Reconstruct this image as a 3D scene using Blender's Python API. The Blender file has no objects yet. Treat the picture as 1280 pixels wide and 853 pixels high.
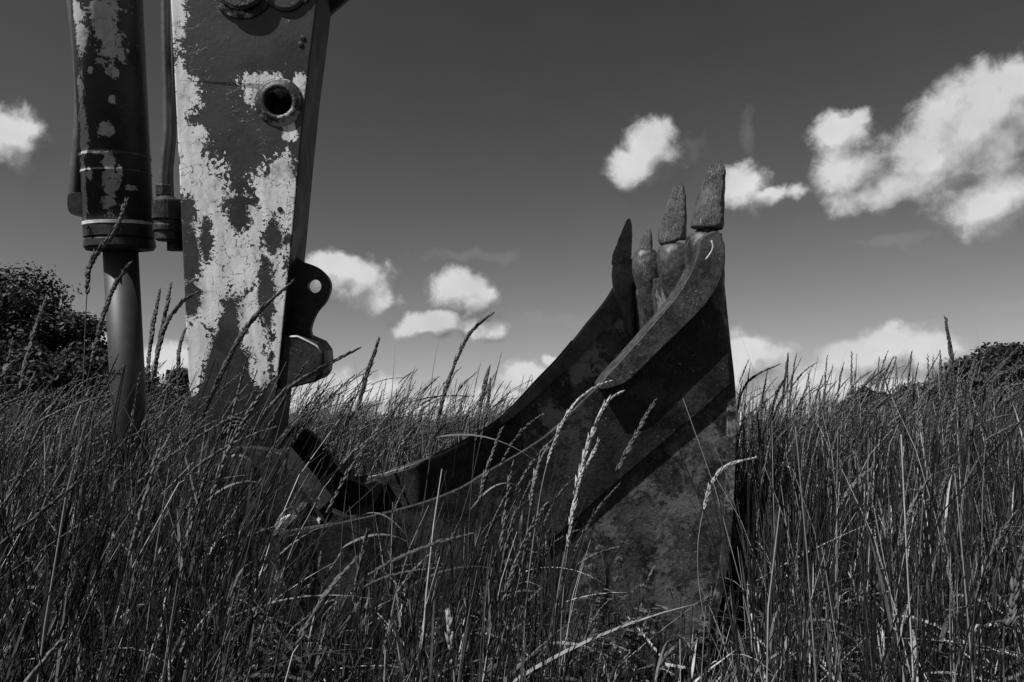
import bpy, bmesh, math, random
import numpy as np
from mathutils import Vector, Matrix
from mathutils.geometry import tessellate_polygon
rng = np.random.default_rng(11)
random.seed(5)
scene = bpy.context.scene
C = bpy.data.collections.new('field'); scene.collection.children.link(C)

# ------------------------------------------------------------------ camera
F = 925.0; CH = 0.78; PITCH = math.atan(103.5/F)
FW = Vector((0, math.cos(PITCH), math.sin(PITCH))); UP = Vector((0, -math.sin(PITCH), math.cos(PITCH)))
CAM = Vector((0, 0, CH))
cd = bpy.data.cameras.new('camera'); cd.sensor_width = 36; cd.lens = 36*F/1280; cd.clip_start = .03; cd.clip_end = 2000
co = bpy.data.objects.new('camera', cd); C.objects.link(co)
co.location = CAM; co.rotation_euler = (math.pi/2+PITCH, 0, 0); scene.camera = co
def ray(px, py): return Vector(((px-640)/F, 0, 0)) + UP*((426.5-py)/F) + FW
def P(px, py, d): return CAM + ray(px, py)*d
# the excavator's own frame: W = along its hinge pins, E1 / E2 = in the plane of its side plates
D0 = 2.2
W = (Vector((-40/F, 0, 0)) + UP*(41/F) + FW).normalized()
P0 = P(890, 300, D0)
E1 = (Vector((1, 0, 0)) - W*W.x).normalized(); E2 = E1.cross(W)
def pl(px, py, off=0):
    r = ray(px, py); t = ((P0-CAM).dot(W)+off)/r.dot(W); return CAM + r*t
def pc(px, py, off):
    v = pl(px, py, off)-P0; return v.dot(E1), v.dot(E2)
def pxm(off): return ((P0-CAM).dot(W)+off)/F         # metres per pixel at this plane

# ------------------------------------------------------------------ sun + world
EL = math.radians(50); PHI = math.radians(50)
SUN = Vector((-math.sin(PHI)*math.cos(EL), -math.cos(PHI)*math.cos(EL), math.sin(EL)))
sl = bpy.data.lights.new('sun', 'SUN'); sl.energy = 5.0; sl.angle = math.radians(.5); sl.color = (1, 1, 1)
so = bpy.data.objects.new('sun', sl); C.objects.link(so); so.rotation_euler = SUN.to_track_quat('Z', 'Y').to_euler()

def N(nt, t, **k):
    n = nt.nodes.new(t)
    for a, b in k.items(): setattr(n, a, b)
    return n
def math_(nt, op, a, b=None, c=None, clamp=False):
    n = N(nt, 'ShaderNodeMath', operation=op, use_clamp=clamp)
    for i, v in enumerate((a, b, c)):
        if v is None: continue
        if isinstance(v, (int, float)): n.inputs[i].default_value = v
        else: nt.links.new(v, n.inputs[i])
    return n.outputs[0]
def noise(nt, vec, scale, detail=4, rough=.5, dist=0, out='Fac'):
    n = N(nt, 'ShaderNodeTexNoise'); n.inputs['Scale'].default_value = scale; n.inputs['Detail'].default_value = detail
    n.inputs['Roughness'].default_value = rough; n.inputs['Distortion'].default_value = dist
    if vec is not None: nt.links.new(vec, n.inputs['Vector'])
    return n.outputs[out]
def sstep(nt, v, lo, hi, a=0., b=1.):
    n = N(nt, 'ShaderNodeMapRange', interpolation_type='SMOOTHSTEP'); nt.links.new(v, n.inputs['Value'])
    for i, x in enumerate((lo, hi, a, b)): n.inputs[i+1].default_value = x
    return n.outputs['Result']
def lerp(nt, v, lo, hi, a, b):
    n = N(nt, 'ShaderNodeMapRange'); nt.links.new(v, n.inputs['Value'])
    for i, x in enumerate((lo, hi, a, b)): n.inputs[i+1].default_value = x
    return n.outputs['Result']
def mixf(nt, f, a, b):
    n = N(nt, 'ShaderNodeMix', data_type='FLOAT')
    for s, v in ((n.inputs[0], f), (n.inputs[2], a), (n.inputs[3], b)):
        if isinstance(v, (int, float)): s.default_value = v
        else: nt.links.new(v, s)
    return n.outputs[0]
def blobs(nt, vec, bl):
    """smallest normalised distance to a list of ellipses (cx,cy,rx,ry): 0 in a centre, 1 on a rim"""
    cur = None
    for cx, cy, rx, ry in bl:
        v = N(nt, 'ShaderNodeVectorMath', operation='MULTIPLY_ADD'); nt.links.new(vec, v.inputs[0])
        v.inputs[1].default_value = (1/rx, 1/ry, 0); v.inputs[2].default_value = (-cx/rx, -cy/ry, 0)
        l = N(nt, 'ShaderNodeVectorMath', operation='LENGTH'); nt.links.new(v.outputs[0], l.inputs[0])
        cur = l.outputs['Value'] if cur is None else math_(nt, 'SMOOTH_MIN', cur, l.outputs['Value'], .25)
    return cur

world = bpy.data.worlds.new("World"); scene.world = world; world.use_nodes = True
nt = world.node_tree; nt.nodes.clear()
out = N(nt, 'ShaderNodeOutputWorld'); bg = N(nt, 'ShaderNodeBackground'); nt.links.new(bg.outputs[0], out.inputs[0])
sky = N(nt, 'ShaderNodeTexSky', sky_type='NISHITA'); sky.sun_disc = False; sky.sun_elevation = EL
sky.sun_rotation = math.atan2(SUN.x, SUN.y); sky.air_density = 1.0; sky.dust_density = .6; sky.ozone_density = 1.5
sep = N(nt, 'ShaderNodeSeparateColor'); nt.links.new(sky.outputs[0], sep.inputs[0])
SKYK, SKYG, BGS = .30, 1.86, .1                     # black-and-white film behind a red filter: only the red of the sky
skyv = math_(nt, 'MULTIPLY', math_(nt, 'POWER', sep.outputs[0], SKYG), SKYK)
skyv = math_(nt, 'DIVIDE', skyv, math_(nt, 'MULTIPLY_ADD', skyv, 1/7.5, 1.0))
tc = N(nt, 'ShaderNodeTexCoord'); gen = tc.outputs['Generated']
CLOUDS = [(16,172,26,28),(6,160,22,18),
 (440,350,48,30),(415,335,36,20),(472,372,24,20),
 (576,362,40,26),(592,376,30,24),(520,406,44,16),(603,408,32,18),(555,398,34,12),
 (814,188,38,36),(798,208,40,24),
 (928,232,32,26),(966,243,36,13),
 (1050,163,34,23),(1062,210,40,42),(1085,246,44,22),(1110,235,32,26),
 (1165,210,48,48),(1205,165,60,52),(1245,135,50,48),(1268,105,28,28),(1250,180,56,50),(1300,150,70,60),
 (1222,262,36,30),(1268,238,36,32),
 (935,452,46,36),(900,475,46,36),(1072,450,42,26),(1112,434,44,26),(1150,448,54,32),(1040,482,70,26),(1110,485,120,34),(1200,480,60,22),
 (430,492,76,28),(380,500,54,30),(490,512,50,16),(655,472,34,22),(690,448,12,9),(640,500,64,16),(570,512,50,14),(700,505,60,30),(800,510,90,22),
 (96,424,30,16),(120,438,38,16),(205,455,46,22),(170,462,34,10),(280,490,60,24)]
FAINT = [(865,180,26,18),(935,165,11,26),(1272,384,38,10),(590,320,70,9),(700,400,60,12),(1130,300,60,8),(1275,415,30,10)]
def azel(px, py):
    r = ray(px, py).normalized(); return math.atan2(r.x, r.y), math.asin(r.z)
def conv(lst): return [(*azel(x, y), rx/F, ry/F) for x, y, rx, ry in lst]
g = bpy.data.node_groups.new('cloud_density', 'ShaderNodeTree')
g.interface.new_socket('Vector', in_out='INPUT', socket_type='NodeSocketVector')
g.interface.new_socket('Density', in_out='OUTPUT', socket_type='NodeSocketFloat')
g.interface.new_socket('Faint', in_out='OUTPUT', socket_type='NodeSocketFloat')
gi = N(g, 'NodeGroupInput'); go = N(g, 'NodeGroupOutput'); gv = gi.outputs[0]
wv = N(g, 'ShaderNodeVectorMath', operation='MULTIPLY_ADD'); g.links.new(noise(g, gv, 26, 5, .55, out='Color'), wv.inputs[0])
wv.inputs[1].default_value = (.034,)*3; wv.inputs[2].default_value = (-.017,)*3
ad = N(g, 'ShaderNodeVectorMath', operation='ADD'); g.links.new(gv, ad.inputs[0]); g.links.new(wv.outputs[0], ad.inputs[1])
n2 = noise(g, gv, 26, 9, .59, .3)
bl_ = math_(g, 'ADD', blobs(g, ad.outputs[0], conv(CLOUDS)), math_(g, 'MULTIPLY', math_(g, 'SUBTRACT', n2, .5), 1.35))
g.links.new(lerp(g, bl_, 1.2, .1, 0, 1), go.inputs[0])
bf_ = math_(g, 'ADD', blobs(g, ad.outputs[0], conv(FAINT)), math_(g, 'MULTIPLY', math_(g, 'SUBTRACT', n2, .5), 2.5))
g.links.new(sstep(g, bf_, 1.3, .2), go.inputs[1])
# direction -> azimuth / elevation
sx = N(nt, 'ShaderNodeSeparateXYZ'); nt.links.new(gen, sx.inputs[0])
az = math_(nt, 'ARCTAN2', sx.outputs[0], sx.outputs[1]); el = math_(nt, 'ARCSINE', sx.outputs[2])
cb = N(nt, 'ShaderNodeCombineXYZ'); nt.links.new(az, cb.inputs[0]); nt.links.new(el, cb.inputs[1])
def cloud(off):
    v = N(nt, 'ShaderNodeVectorMath', operation='ADD'); nt.links.new(cb.outputs[0], v.inputs[0]); v.inputs[1].default_value = off
    n = N(nt, 'ShaderNodeGroup', node_tree=g); nt.links.new(v.outputs[0], n.inputs[0]); return n
c0 = cloud((0, 0, 0)); c1 = cloud((-.016, .026, 0))
dens = c0.outputs[0]
cover = math_(nt, 'MAXIMUM', sstep(nt, dens, -.05, .55), math_(nt, 'MULTIPLY', c0.outputs[1], .13))
lit = math_(nt, 'SUBTRACT', dens, c1.outputs[0])            # thin towards the sun = lit side
cl = math_(nt, 'ADD', lerp(nt, lit, -.42, .36, 1.8, 5.3), lerp(nt, noise(nt, cb.outputs[0], 11, 5, .5), .3, .7, -.9, .6))
col = mixf(nt, cover, skyv, cl)
nt.links.new(col, bg.inputs['Color']); bg.inputs['Strength'].default_value = BGS
scene.view_settings.view_transform = 'Standard'; scene.view_settings.look = 'None'; scene.view_settings.gamma = 1
scene.view_settings.exposure = .35
scene.render.engine = 'CYCLES'; scene.cycles.max_bounces = 5; scene.cycles.diffuse_bounces = 2; scene.cycles.transparent_max_bounces = 4
scene.render.resolution_x = 1024; scene.render.resolution_y = 682

# ------------------------------------------------------------------ materials
def newmat(name):
    m = bpy.data.materials.new(name); m.use_nodes = True; nt = m.node_tree
    return m, nt, nt.nodes['Principled BSDF']
def bump(nt, b, h, strength=.3, dist=.004):
    n = N(nt, 'ShaderNodeBump'); n.inputs['Strength'].default_value = strength; n.inputs['Distance'].default_value = dist
    nt.links.new(h, n.inputs['Height']); nt.links.new(n.outputs[0], b.inputs['Normal'])
def uvn(nt):
    n = N(nt, 'ShaderNodeUVMap', uv_map='plane'); return n.outputs[0]
def objc(nt): return N(nt, 'ShaderNodeTexCoord').outputs['Object']

def paint_mat(name, white, dark, off, darkv=.036, whitev=.80):
    """old paint flaked off in patches: white primer where 'white' ellipses lie, top coat elsewhere"""
    m, nt, b = newmat(name); uv = uvn(nt); oc = objc(nt)
    def cv(l): return [(*pc(x, y, off), rx*pxm(off), ry*pxm(off)) for x, y, rx, ry in l]
    big = math_(nt, 'SUBTRACT', noise(nt, oc, 21, 10, .7, .8), .5)
    fine = math_(nt, 'SUBTRACT', noise(nt, oc, 75, 6, .7), .5)
    rk = 4.4 if 'cyl' in name else 3.4
    rag = math_(nt, 'ADD', math_(nt, 'MULTIPLY', big, rk), math_(nt, 'MULTIPLY', fine, 2.6))
    f = math_(nt, 'ADD', blobs(nt, uv, cv(white)), rag)
    if dark:
        fd = math_(nt, 'ADD', blobs(nt, uv, cv(dark)), rag)
        f = math_(nt, 'MAXIMUM', f, math_(nt, 'SUBTRACT', 2.0, fd))
    mask = sstep(nt, f, 1.04, .97)
    edge = math_(nt, 'MULTIPLY', sstep(nt, f, .90, 1.03), sstep(nt, f, 1.22, 1.05))     # dark rust rim of each flake
    streak = N(nt, 'ShaderNodeMapping'); streak.inputs['Scale'].default_value = (26, 26, 5); nt.links.new(oc, streak.inputs[0])
    wv = lerp(nt, noise(nt, streak.outputs[0], 1, 7, .7), .3, .75, whitev*.5, whitev)
    rust = sstep(nt, noise(nt, oc, 110, 5, .7), .68, .74)
    wv = mixf(nt, rust, wv, .05)
    s2 = N(nt, 'ShaderNodeMapping'); s2.inputs['Scale'].default_value = (70, 70, 6); s2.inputs['Rotation'].default_value = (0, .5, .2); nt.links.new(oc, s2.inputs[0])
    wv = mixf(nt, math_(nt, 'MULTIPLY', sstep(nt, noise(nt, s2.outputs[0], 1, 3, .5), .70, .73), .7), wv, .07)
    grime = math_(nt, 'MULTIPLY', sstep(nt, noise(nt, oc, 7, 8, .7), .54, .70), .65); wv = mixf(nt, grime, wv, .10)
    crk = N(nt, 'ShaderNodeTexVoronoi', feature='DISTANCE_TO_EDGE'); crk.inputs['Scale'].default_value = 11
    wob = N(nt, 'ShaderNodeVectorMath', operation='ADD'); nt.links.new(oc, wob.inputs[0])
    sc = N(nt, 'ShaderNodeVectorMath', operation='SCALE'); nt.links.new(noise(nt, oc, 14, 4, .6, out='Color'), sc.inputs[0]); sc.inputs['Scale'].default_value = .16
    nt.links.new(sc.outputs[0], wob.inputs[1]); nt.links.new(wob.outputs[0], crk.inputs['Vector'])
    crack = math_(nt, 'MULTIPLY', sstep(nt, crk.outputs['Distance'], .022, .006), sstep(nt, noise(nt, oc, 5, 2), .5, .58))
    wv = mixf(nt, math_(nt, 'MULTIPLY', crack, .8), wv, .06)
    dv = lerp(nt, noise(nt, oc, 9, 8, .65), .3, .7, darkv*.7, darkv*1.25)
    chips = math_(nt, 'MULTIPLY', sstep(nt, noise(nt, oc, 90, 3, .5), .70, .72), sstep(nt, noise(nt, oc, 6, 2), .48, .6))
    dv = mixf(nt, chips, dv, whitev*.8)
    pits = sstep(nt, noise(nt, oc, 55, 3, .5), .31, .27)
    dv = mixf(nt, pits, dv, .012)
    dv = mixf(nt, math_(nt, 'MULTIPLY', edge, .75), dv, .015)
    dv = mixf(nt, math_(nt, 'MULTIPLY', sstep(nt, noise(nt, oc, 4, 9, .72), .50, .60), .7), dv, .014)
    v = mixf(nt, mask, dv, wv); nt.links.new(v, b.inputs['Base Color'])
    nt.links.new(lerp(nt, mask, 0, 1, .42, .75), b.inputs['Roughness']); b.inputs['Specular IOR Level'].default_value = .3
    h = math_(nt, 'ADD', math_(nt, 'MULTIPLY', mask, -.6), math_(nt, 'ADD', math_(nt, 'MULTIPLY', noise(nt, oc, 60, 6, .6), .5), math_(nt, 'MULTIPLY', crack, -.4)))
    bump(nt, b, h, .7, .003)
    return m
def rust_mat(name, lo, hi, speck=.25, scale=1., rough=.62, bs=.5, patch=.0, spec=.22):
    m, nt, b = newmat(name); oc = objc(nt)
    a = noise(nt, oc, 7*scale, 9, .68, .5); c = noise(nt, oc, 60*scale, 7, .7)
    v = lerp(nt, math_(nt, 'ADD', math_(nt, 'MULTIPLY', a, .6), math_(nt, 'MULTIPLY', c, .4)), .42, .60, lo, hi)
    sp = math_(nt, 'MULTIPLY', sstep(nt, noise(nt, oc, 130*scale, 4, .6), .60, .68), sstep(nt, noise(nt, oc, 9*scale, 5, .6), .47, .62))
    v = mixf(nt, math_(nt, 'MULTIPLY', sp, .8), v, speck)
    if patch:
        pm = sstep(nt, math_(nt, 'ADD', noise(nt, oc, 5*scale, 9, .72), math_(nt, 'MULTIPLY', c, .25)), .63, .70)
        v = mixf(nt, math_(nt, 'MULTIPLY', pm, .7), v, patch)
    pit = sstep(nt, noise(nt, oc, 95*scale, 5, .65), .42, .34); v = mixf(nt, math_(nt, 'MULTIPLY', pit, .7), v, lo*.5)
    nt.links.new(v, b.inputs['Base Color']); nt.links.new(lerp(nt, a, .3, .7, rough-.15, rough+.15), b.inputs['Roughness'])
    b.inputs['Specular IOR Level'].default_value = spec
    if name.startswith('pitted'):
        mp = N(nt, 'ShaderNodeMapping'); mp.inputs['Scale'].default_value = (150, 150, 26); mp.inputs['Rotation'].default_value = (0, .14, 0); nt.links.new(oc, mp.inputs[0])
        stv = noise(nt, mp.outputs[0], 1, 6, .7); c = math_(nt, 'ADD', c, math_(nt, 'MULTIPLY', stv, 3.0))
        nt.links.new(mixf(nt, sstep(nt, stv, .60, .68), v, .30), b.inputs['Base Color'])
    bump(nt, b, math_(nt, 'ADD', c, math_(nt, 'MULTIPLY', a, 1.5)), bs, .004)
    return m
def plain_mat(name, v, rough=.5, metal=0, bs=.1, var=.3):
    m, nt, b = newmat(name); oc = objc(nt); a = noise(nt, oc, 22, 8, .65)
    nt.links.new(lerp(nt, a, .3, .7, v*(1-var), v*(1+var)), b.inputs['Base Color'])
    b.inputs['Roughness'].default_value = rough; b.inputs['Metallic'].default_value = metal; bump(nt, b, noise(nt, oc, 120, 5, .6), bs, .002)
    return m
STICK_W = [(219,12,12,40),(224,95,9,14),(231,118,18,26),(226,160,9,36),(240,180,18,24),(240,215,24,34),(256,250,28,40),(270,292,30,40),
 (332,238,16,22),(352,212,15,18),(348,255,28,40),(318,282,26,24),(302,330,46,40),(262,352,32,34),(335,335,24,44),(350,385,14,40),
 (246,420,16,44),(314,405,22,44),(268,392,22,26),(240,460,14,30),(350,450,10,30),(322,460,14,22),(330,105,25,14),(321,120,9,14),(374,112,9,16),(362,162,9,11),(310,115,4,12)]
STICK_D = [(298,272,13,17),(340,296,11,22),(332,360,10,52),(286,420,14,46),(236,318,13,34),(240,372,9,26),(288,470,26,40),(300,520,60,30),(258,300,9,24),(236,262,9,16)]
M = {}
M['stick'] = paint_mat('flaking_arm_paint', STICK_W, STICK_D, .46)
M['cyl'] = paint_mat('flaking_cylinder_paint', [(140,25,11,26),(146,60,14,18),(112,48,8,24),(104,20,6,14),(111,150,6,40),(115,180,6,18),(142,168,8,9),(147,208,6,12),(147,240,8,26),(111,240,5,50),(125,95,3,5),(150,95,4,7),(158,215,3,6),(122,222,4,6),(168,236,4,3),(150,130,3,5),(120,300,6,4),(137,196,14,1.6),(130,283,26,1.6)], [], .5, .045, .66)
M['arm_dark'] = rust_mat('dark_paint_and_side_shade', .010, .034, .2, 1, .5, .25)
M['rust'] = rust_mat('rusty_steel', .012, .07, .28, 1.25, .55, .9, .12)
M['rust_raised'] = rust_mat('dark_rust_and_wall_shade', .005, .022, .16, 1, .5, .7, .04)
M['rust_bar'] = rust_mat('rusty_cutter_steel', .012, .075, .32, 1.3, .45, .7, 0, .6)
M['rust_in'] = rust_mat('rusty_bucket_inside', .012, .075, .24, 1, .6, .7, .24)
M['tooth'] = rust_mat('pitted_tooth_steel', .012, .11, .55, 1.6, .5, 1.0, 0, .7)
M['boss'] = rust_mat('chipped_boss_paint', .015, .05, .6, 1.3, .4, .6, .45)
M['worn'] = rust_mat('worn_bright_steel', .35, .6, .7, 2, .4, .4)
M['rod'] = plain_mat('tarnished_rod_steel', .028, .55, 0, .12, .35)
M['hose'] = plain_mat('old_pipe_paint', .06, .5, 0, .3, .5)
M['coupling'] = rust_mat('coupling_steel', .015, .06, .3, 2.5, .45, .6)
M['black'] = plain_mat('black_hole_grease', .012, .6)

# ------------------------------------------------------------------ object helpers
ROOT = Vector((-.55, 2.6, 0))
def tag(o, label=None, cat=None, group=None, kind=None):
    for k, v in (('label', label), ('category', cat), ('group', group), ('kind', kind)):
        if v: o[k] = v
    return o
def empty(name, loc=(0, 0, 0)):
    o = bpy.data.objects.new(name, None); C.objects.link(o); o.location = loc; o.empty_display_size = .2; return o
def link(name, me, mat, parent=None):
    o = bpy.data.objects.new(name, me); C.objects.link(o)
    if mat: me.materials.append(mat)
    if parent: o.parent = parent
    return o
def obj(name, bm, mat, parent=None, bevel=0, smooth=False, segs=2):
    """world-coordinate bmesh of the machine -> object under the machine's root"""
    bmesh.ops.remove_doubles(bm, verts=bm.verts, dist=1e-5)
    bmesh.ops.recalc_face_normals(bm, faces=bm.faces)
    uvl = bm.loops.layers.uv.new('plane')
    for f in bm.faces:
        f.smooth = smooth
        for l in f.loops:
            v = l.vert.co-P0; l[uvl].uv = (v.dot(E1), v.dot(E2))
    for v in bm.verts: v.co -= ROOT
    me = bpy.data.meshes.new(name); bm.to_mesh(me); bm.free()
    o = link(name, me, mat, parent)
    if bevel:
        b = o.modifiers.new('bevel', 'BEVEL'); b.width = bevel; b.segments = segs; b.limit_method = 'ANGLE'; b.angle_limit = math.radians(35)
    return o
def smooth_path(pts, n=6, closed=False):
    out = []; L = len(pts); rngi = range(L if closed else L-1)
    for i in rngi:
        p0 = pts[(i-1) % L] if closed else pts[max(i-1, 0)]; p1 = pts[i]; p2 = pts[(i+1) % L]; p3 = pts[(i+2) % L] if closed else pts[min(i+2, L-1)]
        for k in range(n):
            t = k/n
            out.append(tuple(.5*((2*b)+(-a+c)*t+(2*a-5*b+4*c-d)*t*t+(-a+3*b-3*c+d)*t**3) for a, b, c, d in zip(p0, p1, p2, p3)))
    if not closed: out.append(tuple(pts[-1]))
    return out
def circ(cx, cy, r, n=32): return [(cx+r*math.cos(2*math.pi*i/n), cy+r*math.sin(2*math.pi*i/n)) for i in range(n)]
def prism(bm, pts, w0, w1, holes=(), ref=None):
    """plate traced in pixels on plane ref (default w0), solid from offset w0 to w1 along the pins"""
    ref = w0 if ref is None else ref
    loops = [[pl(x, y, ref) for x, y in pts]]+[[pl(x, y, ref) for x, y in h] for h in holes]
    two = [[Vector(((v-P0).dot(E1), (v-P0).dot(E2), 0)) for v in l] for l in loops]
    tris = tessellate_polygon(two); flat = [v for l in loops for v in l]
    a = [bm.verts.new(v+W*(w0-ref)) for v in flat]; b = [bm.verts.new(v+W*(w1-ref)) for v in flat]
    for t in tris:
        try: bm.faces.new([a[i] for i in t]); bm.faces.new([b[i] for i in reversed(t)])
        except ValueError: pass
    k = 0
    for l in loops:
        n = len(l)
        for i in range(n):
            j = (i+1) % n
            try: bm.faces.new((a[k+i], a[k+j], b[k+j], b[k+i]))
            except ValueError: pass
        k += n
def rings(bm, rs, cap=True):
    vs = [[bm.verts.new(p) for p in r] for r in rs]; n = len(rs[0])
    for a, b in zip(vs, vs[1:]):
        for i in range(n): bm.faces.new((a[i], a[(i+1) % n], b[(i+1) % n], b[i]))
    if cap: bm.faces.new(vs[0]); bm.faces.new(list(reversed(vs[-1])))
def lathe(bm, c, axis, prof, n=40, cap=True):
    axis = axis.normalized(); a = axis.orthogonal().normalized(); b = axis.cross(a)
    rings(bm, [[c+axis*h+(a*math.cos(2*math.pi*i/n)+b*math.sin(2*math.pi*i/n))*r for i in range(n)] for r, h in prof], cap)
def tube(bm, pts, r, n=12):
    pts = [Vector(p) for p in pts]; rr = r if isinstance(r, (list, tuple)) else [r]*len(pts); rs = []
    t0 = (pts[1]-pts[0]).normalized(); a = t0.orthogonal().normalized()
    for i, p in enumerate(pts):
        t = (pts[min(i+1, len(pts)-1)]-pts[max(i-1, 0)]).normalized(); a = (a-t*a.dot(t)).normalized(); b = t.cross(a)
        rs.append([p+(a*math.cos(2*math.pi*k/n)+b*math.sin(2*math.pi*k/n))*rr[i] for k in range(n)])
    rings(bm, rs)
def B(): return bmesh.new()
def box(bm, c, ax, ay, az):
    vs = [bm.verts.new(c+ax*i+ay*j+az*k) for i in (-1, 1) for j in (-1, 1) for k in (-1, 1)]
    for f in ((0,1,3,2),(4,6,7,5),(0,4,5,1),(2,3,7,6),(0,2,6,4),(1,5,7,3)): bm.faces.new([vs[i] for i in f])

# ------------------------------------------------------------------ THE MACHINE
arm = empty('excavator_arm', ROOT)
tag(arm, 'rusty excavator arm with flaking paint, its toothed bucket resting in the tall grass', 'excavator')
SN, SF = .46, .68                                    # near and far face of the arm girder
SM = (SN+SF)/2
# girder -------------------------------------------------------------
bm = B()
left = [(196,-420),(206,-200),(213,0),(218,100),(223,200),(229,340),(235,470),(243,560)]
tip = [(250,610),(268,638),(300,650),(328,636),(338,600)]
right = [(341,540),(350,450),(358,370),(366,290),(374,200),(383,110),(394,24),(399,-20),(404,-120),(404,-420)]
prism(bm, left+tip+right, SN, SF, holes=[circ(349,128,16.5,36)])
stick = obj('dipper_arm', bm, M['stick'], arm, .012, segs=3)
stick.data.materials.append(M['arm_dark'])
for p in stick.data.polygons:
    if p.normal.dot(E1) > .5: p.material_index = 1  # right face gets a darker colour that paints in its shade
tag(stick, 'box girder arm whose top coat has flaked to white primer')
# pivot boss near its right edge
bm = B(); c = pl(349,128,SN); k = pxm(SN)
lathe(bm, c, -W, [(16.4*k,-.03),(16.4*k,.010),(18*k,.013),(22*k,.013),(23*k,.008),(25*k,.008),(29*k,.003),(30*k,-.004)], 48, False)
b_ = obj('pivot_boss', bm, M['boss'], stick, smooth=True)
bm = B(); lathe(bm, c+W*.12, -W, [(16.2*k,.1),(16.2*k,.02),(9*k,.02),(9*k,-.02)], 36, False); lathe(bm, c+W*.14, -W, [(16.3*k,0),(16.3*k,.004)], 30)
obj('pin_bore', bm, M['black'], stick, smooth=False)
# upper pivot hub with its washers, cut by the picture's top edge
bm = B(); c = pl(303,-16,SN)
lathe(bm, c, -W, [(38*k,-.01),(38*k,.008),(34*k,.011),(30*k,.011),(30*k,.026),(26*k,.03),(14*k,.03),(14*k,.022),(2*k,.022)], 48)
obj('upper_hub', bm, M['boss'], stick, smooth=False)
bm = B(); lathe(bm, pl(357,-12,SN), -W, [(26*k,-.01),(26*k,.008),(22*k,.012),(1*k,.012)], 40); obj('hub_washer', bm, M['stick'], stick, .002)
bm = B(); prism(bm, [(268,-6),(285,2),(340,4),(352,-2),(366,6),(384,4),(392,-8),(392,-60),(268,-60)], SN-.008, SN+.001, ref=SN); obj('hub_plate', bm, M['arm_dark'], stick, .002)
for x, y in ((379,48),(376,56),(306,412),(350,262)):
    bm = B(); lathe(bm, pl(x,y,SN), -W, [(3.2*k,-.002),(3.2*k,.003),(2*k,.004)], 14); obj('bolt', bm, M['arm_dark'], stick)
bm = B(); prism(bm, [(380,40),(404,24),(436,-4),(452,-100),(506,-184),(538,-270),(560,-420),(380,-420)], SF-.02, SF+.012); obj('flare_shade_plate', bm, M['arm_dark'], stick, .006)  # girder flare corner; unseen upper part is shaped to shade the far tooth
# lug with a hole, behind the girder's edge, and the buffer block under it
bm = B()
lug = smooth_path([(360,322),(377,327),(397,335),(410,348),(413,361),(407,377),(395,392),(388,411),(388,428),(360,432)], 5, True)
prism(bm, lug, SM-.015, SM+.02, holes=[circ(393,358,8.5,24)])
lugo = obj('lug', bm, M['arm_dark'], stick, .004); tag(lugo, 'dark curved lug with a round hole')
bm = B()
prism(bm, [(346,419),(371,418),(396,429),(404,440),(405,452),(403,468),(397,477),(350,489),(340,470)], SM-.095, SM+.09)
obj('buffer_block', bm, M['arm_dark'], stick, .014, segs=3)
bm = B(); tube(bm, [pl(x,y,SM-.094) for x,y in ((362,421),(372,421),(385,427),(396,433),(402,442))], .004, 6); obj('worn_edge', bm, M['worn'], stick, smooth=True)
# steel pipes and couplings on its left side
HS = .50
def pipe(name, pts, r, mat=M['hose'], par=None, n=8, off=HS, segs=14):
    bm = B(); tube(bm, [pl(x,y,off) for x,y in smooth_path(pts, n)], r, segs); return obj(name, bm, mat, par or stick, smooth=True)
pipe('pipe', [(206,-420),(206,-60),(207,60),(209,130),(209,170),(206,195),(204,222),(204,236)], .0145)
pipe('pipe', [(216,-420),(216,0),(217,150),(215,190),(213,215),(214,250)], .010, off=HS+.05)
def coup(name, x0, y0, x1, y1, prof, n=24, off=HS, mat=M['coupling'], par=None):
    a = pl(x0,y0,off); b = pl(x1,y1,off); L = (b-a).length; bm = B()
    lathe(bm, a, b-a, [(r*pxm(off), h*L) for r, h in prof], n); return obj(name, bm, mat, par or stick, .0015)
coup('hex_nut', 205,231, 205,246, [(9,0),(10,.1),(10,.9),(9,1)], 6)
coup('coupling', 208,246, 209,302, [(9,0),(16,.08),(16.5,.12),(16.5,.5),(14,.54),(14,.62),(16,.64),(16,.76),(14,.78),(14,.96),(10,1)])
coup('coupling', 220,250, 221,314, [(10,0),(13,.05),(13,.8),(11,.84),(11,1)], off=HS+.06)
bm = B(); prism(bm, [(237,512),(250,498),(268,494),(284,503),(300,500),(318,488),(334,490),(345,503),(341,560),(338,604),(326,641),(300,655),(266,642),(246,612)], SN-.007, SN+.002); obj('arm_end', bm, M['arm_dark'], stick, .003)
# bucket pin at the arm's tip
bm = B(); c = pl(297,590,.36)
lathe(bm, c, W, [(2*k,-.012),(20*k,-.012),(22*k,-.006),(22*k,.02),(27*k,.02),(27*k,.035),(23*k,.035),(23*k,.06),(27*k,.06),(27*k,.075),(23*k,.075),(23*k,.5)], 40); obj('bucket_pin', bm, M['rust_bar'], stick, .002)
bm = B()
for i, r in enumerate((15, 19, 23)):
    tube(bm, [pl(295+r*math.cos(a_)*1.05, 548-r*1.1*math.sin(a_), SN-.012) for a_ in [math.radians(15+i_*10) for i_ in range(16)]], .0045, 8)
obj('seal_ring', bm, M['rust'], stick, smooth=True)

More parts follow.
